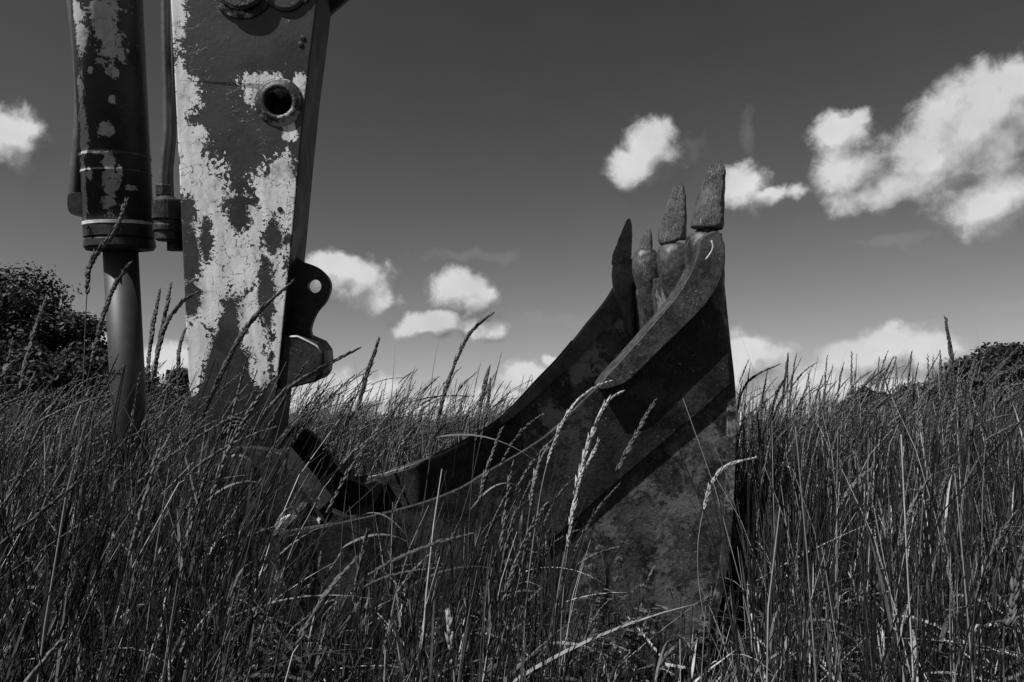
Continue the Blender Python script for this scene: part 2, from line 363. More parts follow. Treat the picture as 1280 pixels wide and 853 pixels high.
# hydraulic cylinder ---------------------------------------------------
CO = .55
def cyl_axis(y): return 134+ (y-0)*0.0535 if y < 320 else 151.1+(y-320)*.036
bm = B(); a = pl(cyl_axis(-420),-420,CO); b = pl(cyl_axis(312),312,CO); ax = (b-a).normalized(); L = (b-a).length; kc = pxm(CO)
def at(y): return (pl(cyl_axis(y),y,CO)-a).dot(ax)
R = 38.5*kc
lathe(bm, a, ax, [(R,0),(R,at(278))], 56)
cyl = obj('hydraulic_cylinder', bm, M['cyl'], arm, smooth=False)
for p in cyl.data.polygons: p.use_smooth = len(p.vertices) == 4
tag(cyl, 'fat hydraulic cylinder with chipped paint and a bare rod')
for y0, y1, dr in ((196,199,.002),(217,219,.002),(279,283,.003)):
    bm = B(); lathe(bm, a, ax, [(R-.01,at(y0)),(R+dr,at(y0)),(R+dr,at(y1)),(R-.01,at(y1))], 56, False); obj('weld_ring', bm, M['worn'] if y0>270 else M['cyl'], cyl, smooth=False)
bm = B(); lathe(bm, a, ax, [(R-.005,at(277.5)),(R+.001,at(283)),(R+.002,at(297)),(R-.004,at(299)),(R+.001,at(301)),(R+.003,at(309)),(R-.004,at(313)),(.075,at(314)),(.07,at(310))], 56); obj('gland', bm, M['arm_dark'], cyl, smooth=False)
bm = B(); lathe(bm, pl(128,288,CO)-W*(R*.93), -W, [(3*kc,0),(3*kc,.012),(1*kc,.012)], 12); obj('grease_bolt', bm, M['black'], cyl)
bm = B(); e = pl(cyl_axis(690),690,CO); lathe(bm, a, ax, [(19.5*kc,at(300)),(19.5*kc,(e-a).dot(ax))], 40)
rod = obj('piston_rod', bm, M['rod'], cyl); 
for p in rod.data.polygons: p.use_smooth = len(p.vertices) == 4
bm = B(); lathe(bm, e-W*.06, W, [(16*kc,0),(38*kc,0),(40*kc,.01),(40*kc,.11),(38*kc,.12),(16*kc,.12)], 40); obj('rod_eye', bm, M['arm_dark'], cyl, .003)
pipe('feed_pipe', [(84,-420),(86,-60),(92,0),(98,50),(102,110),(101,160),(96,210),(94,246)], .023, M['hose'], cyl, off=CO-.02)
bm = B(); prism(bm, smooth_path([(86,243),(99,241),(116,244),(118,262),(114,270),(96,270),(87,266),(84,256)],3,True), CO-.055, CO+.03); obj('pipe_elbow', bm, M['arm_dark'], cyl, .006, segs=3)
# linkage down in the grass: rocker from the rod eye back to the arm and on to the bucket
for o_ in (SN-.045, SF+.012):
    bm = B(); prism(bm, smooth_path([(128,690),(150,662),(190,668),(270,690),(360,735),(385,760),(372,785),(340,780),(250,735),(170,722),(138,716)],4,True), o_, o_+.03, ref=CO)
    obj('link_bar', bm, M['arm_dark'], arm, .005)

# bucket ----------------------------------------------------------------
BW = 1.26
edge = smooth_path([(903,292),(886,292),(874,304),(866,335),(845,372),(812,412),(782,445),(757,477),(733,498),(700,531),(667,557),(607,592),(574,612),(527,630),(470,645),(425,655),(380,662),(342,668)], 4)
shell = smooth_path([(342,668),(345,720),(372,775),(430,820),(520,846),(640,858),(760,852),(840,830),(884,790),(902,740),(911,680),(916,600),(917.5,520),(916.5,480),(911,430),(905,372),(903,350)], 4)
side = edge[:-1]+shell+[(902,320)]
fedge = smooth_path([(903,292),(886,292),(874,304),(866,335),(845,372),(812,412),(782,450),(750,488),(715,524),(680,562),(640,602),(600,629),(560,651),(520,671),(460,694),(396,712),(352,722)], 4)
fside = fedge[:-1]+shell[6:]+[(902,320)]
def offs(path, d):
    out = []
    for i, p in enumerate(path):
        a = path[max(i-1,0)]; b = path[min(i+1,len(path)-1)]; tx, ty = b[0]-a[0], b[1]-a[1]; l = math.hypot(tx,ty)
        out.append((p[0]-ty/l*d, p[1]+tx/l*d))
    return out
bm = B()
band = offs(shell, 2)+list(reversed(offs(shell, -9)))
# keep the band on the plate's plane, solid across the bucket's width
prism(bm, band, -.004, BW+.004, ref=0)
bucket = obj('bucket', bm, M['rust_in'], arm, .003)
tag(bucket, 'rusty digging bucket standing on its heel with teeth pointing up')
bm = B(); prism(bm, side, 0, .028, ref=0); obj('side_plate', bm, M['rust'], bucket, .004)
bm = B(); prism(bm, fside, BW-.028, BW, ref=0); obj('side_plate', bm, M['rust_in'], bucket, .004)
# raised plate between the cutter and the diagonal weld
up = [(x-.8,y-1.4) for x,y in smooth_path([(757,477),(733,498),(700,531),(667,557),(607,592),(574,612),(527,630),(470,645),(425,655)],4)]
raised = [(899,372),(905,410),(911,440),(914,481),(880,512),(820,562),(760,614),(700,668),(640,716),(600,760),(560,800),(500,822),(430,812),(380,768),(352,715),(352,672),(395,661)]+list(reversed(up))+[(790,446),(850,382)]
bm = B(); prism(bm, raised, -.016, .001); obj('wear_plate', bm, M['rust_raised'], bucket, .005, segs=3)
bm = B(); prism(bm, [(676,572),(640,606),(600,633),(560,655),(520,675),(460,698),(398,716),(372,740),(420,800),(520,836),(640,846),(690,700)], BW-.040, BW-.0285, ref=0); obj('shade_plate', bm, M['rust_raised'], bucket, .003)  # added dark sheet, painting shade onto the left of the far wall
# rounded rim rolled along the mouth's edge
for off, eg, r_ in ((BW+.004, fedge, .007),):
    bm = B(); tube(bm, [pl(x,y,0)+W*off for x,y in eg[24:]], r_, 10); obj('rim', bm, M['rust_raised'], bucket, smooth=True)
# side cutter: a thick bar from the corner tooth down the mouth's edge
bar = smooth_path([(893,289),(903,296),(905,325),(899,352),(881,381),(854,409),(826,436),(800,462),(783,477),(766,484),(750,486),(757,472),(782,445),(812,411),(842,376),(862,345),(872,320),(876,300)],4,True)
bm = B(); prism(bm, bar, -.062, .034); obj('side_cutter', bm, M['rust_bar'], bucket, .036, segs=8)
bm = B(); prism(bm, smooth_path([(893,289),(903,296),(905,325),(902,352),(885,380),(855,412),(822,448),(790,482),(750,520),(700,566),(650,606),(640,602),(680,562),(715,524),(750,488),(782,450),(812,412),(842,376),(862,345),(872,320),(876,300)],4,True), BW-.045, BW+.03, ref=0); obj('side_cutter', bm, M['rust_bar'], bucket, .016, segs=4)
bm = B(); tube(bm, [pl(x,y,-.060) for x,y in smooth_path([(889,301),(891,309),(887,318),(879,328)],4)], [.0035]*6+[.003]*5+[.001]*2, 8); obj('worn_edge', bm, M['worn'], bucket, smooth=True)
# teeth: lofted from traced sections (x, y, half width px, half depth m)
def loft(name, secs, off, mat, par, n=20, rough=.0):
    bm = B(); k = pxm(off); cs = [pl(x,y,off) for x,y,_,_ in secs]; rs = []
    for i, (x,y,r,dd) in enumerate(secs):
        t = (cs[min(i+1,len(cs)-1)]-cs[max(i-1,0)]).normalized(); a = t.cross(W).normalized()
        rs.append([])
        for j in range(n):
            th = 2*math.pi*j/n; ca, sa = math.cos(th), math.sin(th)
            pw = .95 if name == 'tooth' else .85; ca = math.copysign(abs(ca)**pw, ca); sa = math.copysign(abs(sa)**pw, sa)
            q = 1+rough*math.sin(3*th+i*1.7+off*9)+rough*.6*math.sin(5*th+i*2.9)
            rs[-1].append(cs[i]+a*(ca*r*k*q)+W*(sa*dd*q))
    rings(bm, rs); o = obj(name, bm, mat, par, smooth=True)
    s = o.modifiers.new('sub', 'SUBSURF'); s.levels = s.render_levels = 3
    tx = bpy.data.textures.get('pitting') or bpy.data.textures.new('pitting', 'CLOUDS'); tx.noise_scale = .03; tx.noise_depth = 5
    dm = o.modifiers.new('pitting', 'DISPLACE'); dm.texture = tx; dm.strength = .007; dm.mid_level = .5; return o
TE = [(0.02, [(883,287,18,.035),(883,285,21,.045),(885,275,20,.045),(888,251,17,.04),(893,230,14,.034),(896.5,213,10.5,.026),(898,206,6.5,.017),(899,201,3,.010),(899,199.5,1,.004)]),
      (.43, [(841,304,15,.035),(840,302,18,.045),(841,290,18,.045),(844,268,14.5,.04),(847,248,10.5,.03),(849,235,7,.02),(850,230,4,.012),(850,228.5,1.5,.005)]),
      (.86, [(806,318,9,.03),(806,314,9.5,.035),(808,304,8,.028),(810,292,5,.018),(810,287,3,.01),(810,285,1,.004)]),
      (1.24, [(776,334,11,.035),(776,330,12.5,.042),(778,318,12,.04),(782,300,8.5,.03),(785,284,5.5,.02),(786,276,3,.01),(786.5,273,1.2,.004)])]
for off, secs in TE:
    lb = {.86: 'stub of a worn-down tooth', 1.24: 'dark tooth at the far corner'}.get(off)
    o = loft('tooth', secs, off, M['tooth'], bucket, rough=.03); tag(o, lb)
AD = [(0.03, [(885,284,13,.03),(884,294,14,.04),(883,296,20,.05),(881,303,24,.065),(880,318,25,.07),(881,338,23,.065),(888,366,17,.055),(895,400,10,.04),(900,430,3,.02)]),
      (.43, [(841,304,9,.03),(841,307,16,.05),(841,316,20,.065),(842,330,21,.065),(845,352,19,.06),(849,382,13,.045),(855,415,8,.03),(860,450,2,.01)]),
      (.86, [(806,311,8,.03),(806,315,14,.05),(807,326,17,.06),(808,342,17,.06),(811,364,14,.05),(815,390,9,.035),(820,425,2,.01)]),
      (1.19, [(778,328,8,.03),(778,332,13,.045),(779,342,15,.055),(780,358,15,.055),(783,380,12,.04),(788,405,7,.025),(792,430,2,.01)])]
for off, secs in AD: loft('tooth_holder', secs, off, M['rust_bar'], bucket, rough=.025)
# lip across the mouth between the holders
bm = B(); prism(bm, [(894.5,336),(902,334),(904.5,351),(895.5,352)], .03, BW-.03, ref=0); obj('cutting_lip', bm, M['rust_in'], bucket, .006, segs=3)
# hinge ears
ear = smooth_path([(262,600),(272,575),(300,560),(330,562),(352,569),(378,598),(402,632),(440,655),(430,700),(345,700),(290,660),(268,632)],4,True)
for o_, m_ in ((.36,M['rust_raised']),(.80,M['arm_dark'])):
    bm = B(); prism(bm, ear, o_, o_+.04, ref=.36); eo = obj('hinge_ear', bm, m_, bucket, .004)
bm = B(); prism(bm, [(343,566),(354,567),(408,632),(398,640)], .345, .46); obj('ear_flange', bm, M['rust_bar'], bucket, .004)
bm = B(); prism(bm, smooth_path([(345,662),(350,650),(368,645),(396,650),(398,657),(380,662)],4,True), .33, .41); obj('weld_pad', bm, M['worn'], bucket, .006)
bm = B(); prism(bm, [(356,724),(400,712),(420,722),(360,752)], .03, BW-.03, ref=.0); obj('hinge_beam', bm, M['rust_raised'], bucket, .005)

# ------------------------------------------------------------------ numpy mesh accumulator for plants
class Acc:
    def __init__(s): s.v=[]; s.q=[]; s.t=[]; s.tone=[]; s.n=0
    def add(s, v, q=None, t=None, tone=None):
        s.v.append(v); s.tone.append(tone)
        if q is not None: s.q.append(q+s.n)
        if t is not None: s.t.append(t+s.n)
        s.n += len(v)
    def build(s, name, mat, parent=None, origin=None, link_=True):
        v = np.concatenate(s.v).astype(np.float32); tone = np.concatenate(s.tone).astype(np.float32)
        if origin is not None: v = v-np.array(origin, np.float32)
        q = np.concatenate(s.q) if s.q else np.zeros((0,4),int); t = np.concatenate(s.t) if s.t else np.zeros((0,3),int)
        me = bpy.data.meshes.new(name); me.vertices.add(len(v)); me.vertices.foreach_set('co', v.ravel())
        loops = np.concatenate([q.ravel(), t.ravel()]).astype(np.int32); me.loops.add(len(loops)); me.loops.foreach_set('vertex_index', loops)
        st = np.concatenate([np.arange(len(q))*4, len(q)*4+np.arange(len(t))*3]).astype(np.int32)
        me.polygons.add(len(st)); me.polygons.foreach_set('loop_start', st)
        me.update(calc_edges=True); me.validate()
        at_ = me.attributes.new('tone', 'FLOAT', 'POINT'); at_.data.foreach_set('value', tone)
        return link(name, me, mat, parent)
def ribbon(acc, Pt, side, wid, tone):
    """Pt n*s*3, side n*3 or n*s*3, wid n*s, tone n"""
    n, s, _ = Pt.shape
    if side.ndim == 2: side = side[:, None, :]
    v = np.stack([Pt-side*wid[..., None]/2, Pt+side*wid[..., None]/2], 2).reshape(-1, 3)
    b = np.arange(n)[:, None]*s*2+np.arange(s-1)[None]*2
    q = np.stack([b, b+1, b+3, b+2], -1).reshape(-1, 4); acc.add(v, q=q, tone=np.repeat(tone, s*2))
def tubes(acc, Pt, rad, tone, k=3):
    n, s, _ = Pt.shape; ph = rng.uniform(0, 6.28, n); vs = []
    for j in range(k):
        a = ph+2*math.pi*j/k; vs.append(Pt+(np.stack([np.cos(a), np.sin(a), np.zeros(n)], -1))[:, None]*rad[..., None])
    v = np.stack(vs, 2).reshape(-1, 3); b = np.arange(n)[:, None]*s*k+np.arange(s-1)[None]*k; qs = []
    for j in range(k): j2 = (j+1) % k; qs.append(np.stack([b+j, b+j2, b+k+j2, b+k+j], -1).reshape(-1, 4))
    acc.add(v, q=np.concatenate(qs), tone=np.repeat(tone, s*k))
def spikes(acc, c, axis, ln, rad, tone):
    """small pointed spikelets (bipyramids)"""
    n = len(c); ref = np.where(np.abs(axis[:, 2:3]) > .9, np.array([[1., 0, 0]]), np.array([[0, 0, 1.]]))
    a = np.cross(axis, ref); a /= np.linalg.norm(a, axis=1, keepdims=True)+1e-9; b = np.cross(axis, a)
    vs = [c, c+axis*ln[:, None]]
    for j in range(3):
        th = 2*math.pi*j/3+.4; vs.append(c+axis*(ln*.38)[:, None]+(a*math.cos(th)+b*math.sin(th))*rad[:, None])
    v = np.stack(vs, 1).reshape(-1, 3); o = np.arange(n)[:, None]*5
    t = np.concatenate([o+np.array([[0, 2+(j+1) % 3, 2+j]]) for j in range(3)]+[o+np.array([[1, 2+j, 2+(j+1) % 3]]) for j in range(3)])
    acc.add(v, t=t, tone=np.repeat(tone, 5))

def plant_mat(name, trans=.25, rough=.5, mul=1.):
    m, nt, b = newmat(name); at_ = N(nt, 'ShaderNodeAttribute', attribute_name='tone')
    oc = objc(nt); v = math_(nt, 'MULTIPLY', at_.outputs['Fac'], lerp(nt, noise(nt, oc, 30, 3), .3, .7, .75*mul, 1.25*mul))
    nt.links.new(v, b.inputs['Base Color']); b.inputs['Roughness'].default_value = rough; b.inputs['Specular IOR Level'].default_value = .18
    tr = N(nt, 'ShaderNodeBsdfTranslucent'); nt.links.new(v, tr.inputs[0]); mx = N(nt, 'ShaderNodeMixShader'); mx.inputs[0].default_value = trans
    nt.links.new(b.outputs[0], mx.inputs[1]); nt.links.new(tr.outputs[0], mx.inputs[2]); nt.links.new(mx.outputs[0], nt.nodes['Material Output'].inputs[0])
    return m
M['grass'] = plant_mat('grass_blades', .12, .42); M['head'] = plant_mat('seed_heads', .1, .7); M['leaf'] = plant_mat('tree_leaves', .15, .55)

def stem_pts(base, h, ang, lean, droop, s, t=None):
    t = np.linspace(0, 1, s)[None, :] if t is None else t
    d = np.stack([np.cos(ang), np.sin(ang)], -1)
    u = np.clip(t-.7, 0, 1)/.3
    horiz = (lean[:, None]*t**1.8+droop[:, None]*u**2*.35)*h[:, None]
    z = h[:, None]*(t-.22*(lean[:, None]**2)*t**2-.22*droop[:, None]*u**2.2)
    x = base[:, 0:1]+d[:, 0:1]*horiz; y = base[:, 1:2]+d[:, 1:2]*horiz
    return np.stack([x, y, base[:, 2:3]+z], -1)

def patchn(x, y):                                   # cheap smooth patchiness in the field
    return (np.sin(x*1.7+y*.9+1)+np.sin(x*-.8+y*2.3+2.2)+np.sin(x*3.1-y*1.3)*.6)/2.6
def height(x, y):
    """typical stem height; trodden down in front of the bucket"""
    a = x/np.maximum(y, .3); h = .84+.07*patchn(x, y)
    near = np.clip((2.35-y)/.4, 0, 1)
    clear = np.where((a > .06) & (a < .30), 1., 0.)*near
    mid = np.where((a >= -.33) & (a <= .06), 1., 0.)*near
    h = h*(1-clear)+clear*np.clip(.74-.235*y, .2, .6)
    h = h*(1-mid)+mid*(.74-.06*y-.06)
    left_ = np.where(a < -.33, 1., 0.)*near; h = h*(1-left_)+left_*(.75+.07*patchn(x*3, y*3))
    ear_ = np.where((a > -.36) & (a < -.2), 1., 0.)*np.clip((2.7-y)/.2, 0, 1); h = h*(1-ear_)+ear_*(.66-.14*y)
    r_ = np.where(a > .30, 1., 0.)*near; h = h*(1-r_)+r_*(.76-.03*y)
    return h
def inside(x, y):                                   # under the bucket, or through arm and rod
    return ((x > -.72) & (x < .72) & (y > 2.12) & (y < 3.5)) | ((x > -1.02) & (x < -.6) & (y > 2.25) & (y < 3.0)) | ((x > -1.45) & (x < -.6) & (y > 2.55) & (y < 3.0))
def sample(n, r0, r1, a0=-62, a1=47, power=1.):
    r = np.sqrt(rng.uniform(r0**2, r1**2, n)); a = np.radians(rng.uniform(a0, a1, n)); x = r*np.sin(a); y = r*np.cos(a)
    ok = ~inside(x, y); return x[ok], y[ok]
def tone_of(n, lo=.005, hi=.05, dry=.12):
    t = lo+(hi-lo)*rng.random(n)**2; d = rng.random(n) < dry; t[d] = rng.uniform(.12, .42, d.sum()); return t*1.

G = Acc(); H = Acc()
WIND = 0.25
def field(n, r0, r1, leaves, segs, headp, rad, lw, headn, a0=-62, a1=47, tub=True, hs=(.86, .14)):
    x, y = sample(n, r0, r1, a0, a1); n = len(x); base = np.stack([x, y, np.zeros(n)-.01], -1)
    ar = x/np.maximum(y, .3)
    h = height(x, y)*np.clip(rng.normal(hs[0], hs[1], n), .35, 1.25)
    leftish = np.clip((.1-ar)*2, 0, 1)
    ang = rng.normal(WIND, 1.1, n); lean = np.abs(rng.normal(.08, .10, n))+leftish*np.abs(rng.normal(.04, .14, n))
    hd = rng.random(n) < headp
    h = np.where(hd, h*rng.uniform(1.04, 1.36, n), h); h = np.minimum(h, .77+.10*np.hypot(x, y)); h = np.where(hd & (ar > .05) & (ar < .31) & (y < 2.4), h*.8, h); h = np.where(hd & (ar > -.37) & (ar < -.2) & (y < 2.6), h*.8, h)
    ang = np.where(hd, rng.normal(WIND, .5, n), ang)
    droop = np.where(hd, np.abs(rng.normal(.2, .22, n)), rng.uniform(0, .15, n))
    tone = tone_of(n, dry=.10)
    Pt = stem_pts(base, h, ang, lean, droop, segs)
    tt = np.linspace(0, 1, segs)[None]; rr = rad*rng.uniform(.75, 1.5, n)[:, None]*(1-.45*tt)
    if tub: tubes(G, Pt, rr, tone)
    else:
        sd = rng.uniform(0, 6.28, n); ribbon(G, Pt, np.stack([np.cos(sd), np.sin(sd), 0*sd], -1), rr*2, tone)
    # leaves
    for k in range(leaves):
        tl = rng.uniform(.08, .68, n)[:, None]; b = stem_pts(base, h, ang, lean, droop, 1, tl)[:, 0]
        ll = h*rng.uniform(.25, .62, n)*np.clip(np.hypot(x, y)/4.2, .4, 1); la = rng.uniform(0, 6.28, n); s = max(4, segs-1); t = np.linspace(0, 1, s)[None]
        curve = (rng.random(n)**2.2*1.3)[:, None]; out_ = rng.uniform(.06, .42, n)[:, None]
        hz = ll[:, None]*(out_*t+curve*.35*t**2); z = ll[:, None]*(t*(1-out_*.3)-curve*.6*t**2.3)
        Pl = np.stack([b[:, 0:1]+np.cos(la)[:, None]*hz, b[:, 1:2]+np.sin(la)[:, None]*hz, b[:, 2:3]+z], -1)
        wd = lw*(rng.uniform(.5, 1.35, n)*np.clip(np.hypot(x, y)/1.7, .5, 1))[:, None]*np.clip(1-t**1.7, .04, 1)*np.clip(.55+t*2.2, 0, 1)
        tw = rng.uniform(-.5, .5, n); side = np.stack([-np.sin(la), np.cos(la), tw], -1); side /= np.linalg.norm(side, axis=1, keepdims=True)
        ribbon(G, Pl, side, wd, tone_of(n, .008, .09, .17))
    # heads
    idx = np.where(hd)[0]
    if len(idx) and headn:
        m = len(idx); K = headn; t0 = 1-rng.uniform(.11, .22, m)[:, None]; t = t0+(1-t0)*np.linspace(0, 1, K)[None]
        Ph = stem_pts(base[idx], h[idx], ang[idx], lean[idx], droop[idx], K, t); P2 = stem_pts(base[idx], h[idx], ang[idx], lean[idx], droop[idx], K, t+.02)
        ax = P2-Ph; ax /= np.linalg.norm(ax, axis=2, keepdims=True)
        ph = rng.uniform(0, 6.28, m)[:, None]+np.arange(K)[None]*math.pi+rng.normal(0, .5, (m, K))
        outv = np.stack([np.cos(ph), np.sin(ph), 0*ph], -1); ax2 = ax+outv*rng.uniform(.12, .34, (m, K, 1)); ax2 /= np.linalg.norm(ax2, axis=2, keepdims=True)
        sc = np.repeat(rng.uniform(.8, 1.25, m), K)*(rad/.0012)**.6
        ln = sc*np.tile(np.interp(np.linspace(0, 1, K), [0, .3, .8, 1], [.017, .022, .018, .013]), m)*(14/ max(K, 8))**.6
        th = np.repeat(rng.uniform(.05, .13, m), K)
        spikes(H, Ph.reshape(-1, 3), ax2.reshape(-1, 3), ln*rng.uniform(.8, 1.5, len(ln)), ln*rng.uniform(.13, .22, len(ln)), th)
field(6000, .78, 3.2, 3, 7, .055, .0012, .0068, 30)
field(5000, .78, 3.2, 3, 6, 0, .0008, .0055, 0, hs=(.5, .16))          # shorter undergrowth
field(20000, 3.2, 8.5, 2, 6, .26, .0015, .0062, 16, -58, 45)
field(26000, 8.5, 24, 1, 4, .22, .0022, .009, 6, -50, 43, False, hs=(.9, .11))
field(26000, 24, 95, 0, 3, .3, .007, .03, 3, -45, 42, False, hs=(.92, .1))
field(230, 2.3, 6.5, 1, 9, 1, .0017, .006, 26, 17, 45, hs=(1.02, .07))
field(110, 2.6, 6.5, 1, 9, 1, .0017, .006, 26, -17, 2, hs=(1.02, .07))
field(26, 1.6, 2.6, 1, 9, 1, .0014, .006, 26, -40, -14, hs=(1.0, .1))
field(140, .95, 2.15, 4, 9, .12, .0013, .0085, 26, -26, 3, hs=(1.12, .12))
field(160, .95, 2.0, 4, 9, .0, .0013, .0085, 26, -45, -22, hs=(1.0, .12))
# long arching broad leaves low in the foreground
def broad(n, r0, r1, a0, a1, hb=(.1, .55)):
    x, y = sample(n, r0, r1, a0, a1); n = len(x); hh = height(x, y); z0 = rng.uniform(*hb, n)*hh; la = rng.normal(.2, 1.6, n); ll = rng.uniform(.18, .42, n); s = 9; t = np.linspace(0, 1, s)[None]
    rise = rng.uniform(-.2, .9, n)[:, None]; cv = rng.uniform(.1, 1.2, n)[:, None]
    Pl = np.stack([x[:, None]+np.cos(la)[:, None]*ll[:, None]*t, y[:, None]+np.sin(la)[:, None]*ll[:, None]*t, z0[:, None]+ll[:, None]*(rise*t-cv*t**2)], -1)
    ok = (Pl[:, :, 1].min(1) > .62) & (Pl[:, :, 2].min(1) > -.1); Pl = Pl[ok]; n = ok.sum(); la = la[ok]
    side = np.stack([-np.sin(la), np.cos(la), rng.uniform(-.8, .8, n)], -1); side /= np.linalg.norm(side, axis=1, keepdims=True)
    wd = rng.uniform(.004, .0105, n)[:, None]*np.clip(1-t**2, .03, 1)*np.clip(.4+t*3, 0, 1)
    ribbon(G, Pl, side, wd, tone_of(n, .03, .18, .35))
broad(1700, .85, 2.1, -45, 40); broad(1300, 2.1, 4.5, -50, 45)
# low tangled ground cover (leaflets)
def litter(n, r0, r1):
    x, y = sample(n, r0, r1, -60, 46); n = len(x); z = np.abs(rng.normal(0, .11, n)); ax = rng.normal(0, 1, (n, 3)); ax /= np.linalg.norm(ax, axis=1, keepdims=True)
    c = np.stack([x, y, z], -1); ln = rng.uniform(.03, .09, n); p = np.stack([c, c+ax*ln[:, None]], 1); sd = np.cross(ax, rng.normal(0, 1, (n, 3))); sd /= np.linalg.norm(sd, axis=1, keepdims=True)
    ribbon(G, p, sd, np.full((n, 2), .006), tone_of(n, .01, .04, .05))
litter(26000, .9, 5)
gr = G.build('tall_grass', M['grass']); tag(gr, 'dense tall meadow grass filling the field around the machine', 'grass', kind='stuff')
hd = H.build('grass_seed_heads', M['head']); tag(hd, 'countless small seed heads at the tips of the meadow grass', 'grass', kind='stuff')

# ------------------------------------------------------------------ single stalks that stand out
def stalk(label, pts, d, head=.3, r=.0013, tone=.08, htone=.07, K=0, ll=.024, leaf=None, group='tall grass stalks standing out of the meadow'):
    w = [P(x, y, d+(0 if len(q) == 0 else q[0])) for x, y, *q in pts]
    dirb = (w[0]-w[1]); g0 = Vector((w[0].x+dirb.x*.3, w[0].y+.02, 0)); w = [g0]+w
    sm = np.array(smooth_path([tuple(v) for v in w], 8)); root = empty('grass_stalk', g0); tag(root, label, 'grass stalk', group)
    o = g0[:]; a = Acc(); s = len(sm); tubes(a, sm[None], (r*(1-.7*np.linspace(0, 1, s)))[None], np.array([tone]), 5); a.build('stem', M['grass'], root, o)
    seg = np.linalg.norm(np.diff(sm, axis=0), axis=1); cum = np.concatenate([[0], np.cumsum(seg)]); tot = cum[-1]
    def pos(u): return np.stack([np.interp(u, cum, sm[:, i]) for i in range(3)], -1)
    if head:
        K = max(12, int(head/.0075))
        u = np.linspace(tot-head, tot-.006, K); p = pos(u); ax = pos(u+.004)-pos(u-.004); ax /= np.linalg.norm(ax, axis=1, keepdims=True)
        ph = np.arange(K)*math.pi+rng.normal(0, .5, K); ov = np.stack([np.cos(ph), np.sin(ph)*.6, 0*ph], -1); a = Acc()
        l = ll*np.interp(np.linspace(0, 1, K), [0, .3, .8, 1], [.8, 1.1, .95, .6])
        for q in range(2):
            ax2 = ax+ov*rng.uniform(.08, .32, (K, 1))*(1 if q else -.5); ax2 /= np.linalg.norm(ax2, axis=1, keepdims=True)
            spikes(a, p, ax2, l*rng.uniform(.75, 1.15, K), l*.15, rng.uniform(.7, 1.3, K)*htone)
        a.build('seed_head', M['head'], root, o)
    for (u0, dx, dz, L_) in (leaf or []):
        b = pos(np.array([u0*tot]))[0]; t = np.linspace(0, 1, 10)
        pp = np.stack([b[0]+dx*L_*t, b[1]+.15*L_*t, b[2]+L_*(dz*t-.5*t**2.2)], -1); a = Acc()
        ribbon(a, pp[None], np.array([[-.3, .75, .6]]), (.007*np.clip(1-t**2, .03, 1)*np.clip(.4+t*3, 0, 1))[None], np.array([tone*1.4])); a.build('leaf', M['grass'], root, o)
S = stalk
S('tallest seed-headed grass stalk bowing right in the gap between arm and bucket', [(505,760),(528,640),(540,560),(556,490),(575,440),(592,412),(616,392)], 1.55, .30, leaf=[(.72,1,.2,.24),(.5,-.6,.8,.2)])
S('grass stalk with slim seed head leaning right of the buffer block', [(425,720),(434,600),(443,530),(458,470),(474,424)], 1.5, .17, leaf=[(.55,.8,.5,.18)])
S('grass stalk whose seed head bends flat across the buffer block', [(250,640),(300,560),(350,495),(400,462),(448,436)], 1.35, .22, leaf=[(.6,.7,.7,.16)])
S('drooping seed head crossing the lower arm face from the left', [(180,660),(235,560),(285,450),(320,395),(366,352)], 1.3, .30)
S('thin grass stalk rising left of the piston rod past the cylinder collar', [(96,600),(104,480),(108,380),(114,330),(142,292),(158,252)], 1.2, .17)
S('seed head leaning against the left side of the piston rod', [(84,640),(105,500),(122,420),(140,365),(162,330)], 1.35, .2)
S('grass stalk between piston rod and arm, leftmost of the fan', [(170,640),(182,520),(188,430),(200,362)], 1.5, .18)
S('grass stalk between piston rod and arm, second of the fan', [(165,660),(183,520),(197,440),(214,355)], 1.45, .2)
S('grass stalk between piston rod and arm, bending furthest right to the arm edge', [(160,700),(180,560),(200,430),(222,384),(246,366)], 1.4, .19)
S('short dark seed head upright beside the left edge of the arm', [(215,620),(222,520),(223,450),(228,422),(232,412)], 1.7, .12)
S('pale lit grass head curving right in front of the bucket wear plate', [(655,800),(672,640),(690,560),(715,510),(742,486),(764,476)], 1.25, .19, tone=.2, htone=.32, ll=.018)
S('pale ribbed grass head in front of the bucket, tallest of the lit pair', [(690,810),(712,660),(728,580),(745,530),(760,503),(777,490)], 1.3, .26, tone=.2, htone=.32)
S('pale slim grass head beside the taller lit one against the bucket', [(700,830),(708,700),(722,610),(740,570),(748,552)], 1.3, .2, tone=.2, htone=.3)
S('pale nodding grass stalk arching right over the lower right corner of the bucket', [(908,850),(880,770),(872,690),(884,620),(905,586),(945,572)], 1.5, .17, tone=.22, htone=.3)
S('thin straight stalk standing in front of the dark bucket side', [(620,840),(650,720),(668,600),(684,560)], 1.4, .12, tone=.15, htone=.15)
S('upright seed head in the gap just left of the bucket mouth', [(585,700),(590,600),(598,520),(612,458)], 1.9, .2, leaf=[(.6,.6,.8,.2)])
S('twin upright seed head leaning close beside the bucket mouth', [(570,690),(590,600),(607,520),(613,474)], 2.0, .17)
S('tall thin seed head high above the meadow at the right', [(1205,640),(1200,560),(1192,470),(1182,398)], 1.8, .17, tone=.06, htone=.05)
S('dark upright seed head right of the bucket above the cloud bank', [(975,640),(973,560),(978,500),(985,446)], 2.6, .17, tone=.06, htone=.05)
S('long seed head arching right just behind the bucket edge', [(905,640),(915,540),(928,490),(945,470),(974,456)], 2.5, .2, tone=.06, htone=.05)
S('seed head bent right beside the far small shrub', [(1020,640),(1035,560),(1055,510),(1085,478),(1105,462)], 2.4, .2, tone=.06, htone=.05)
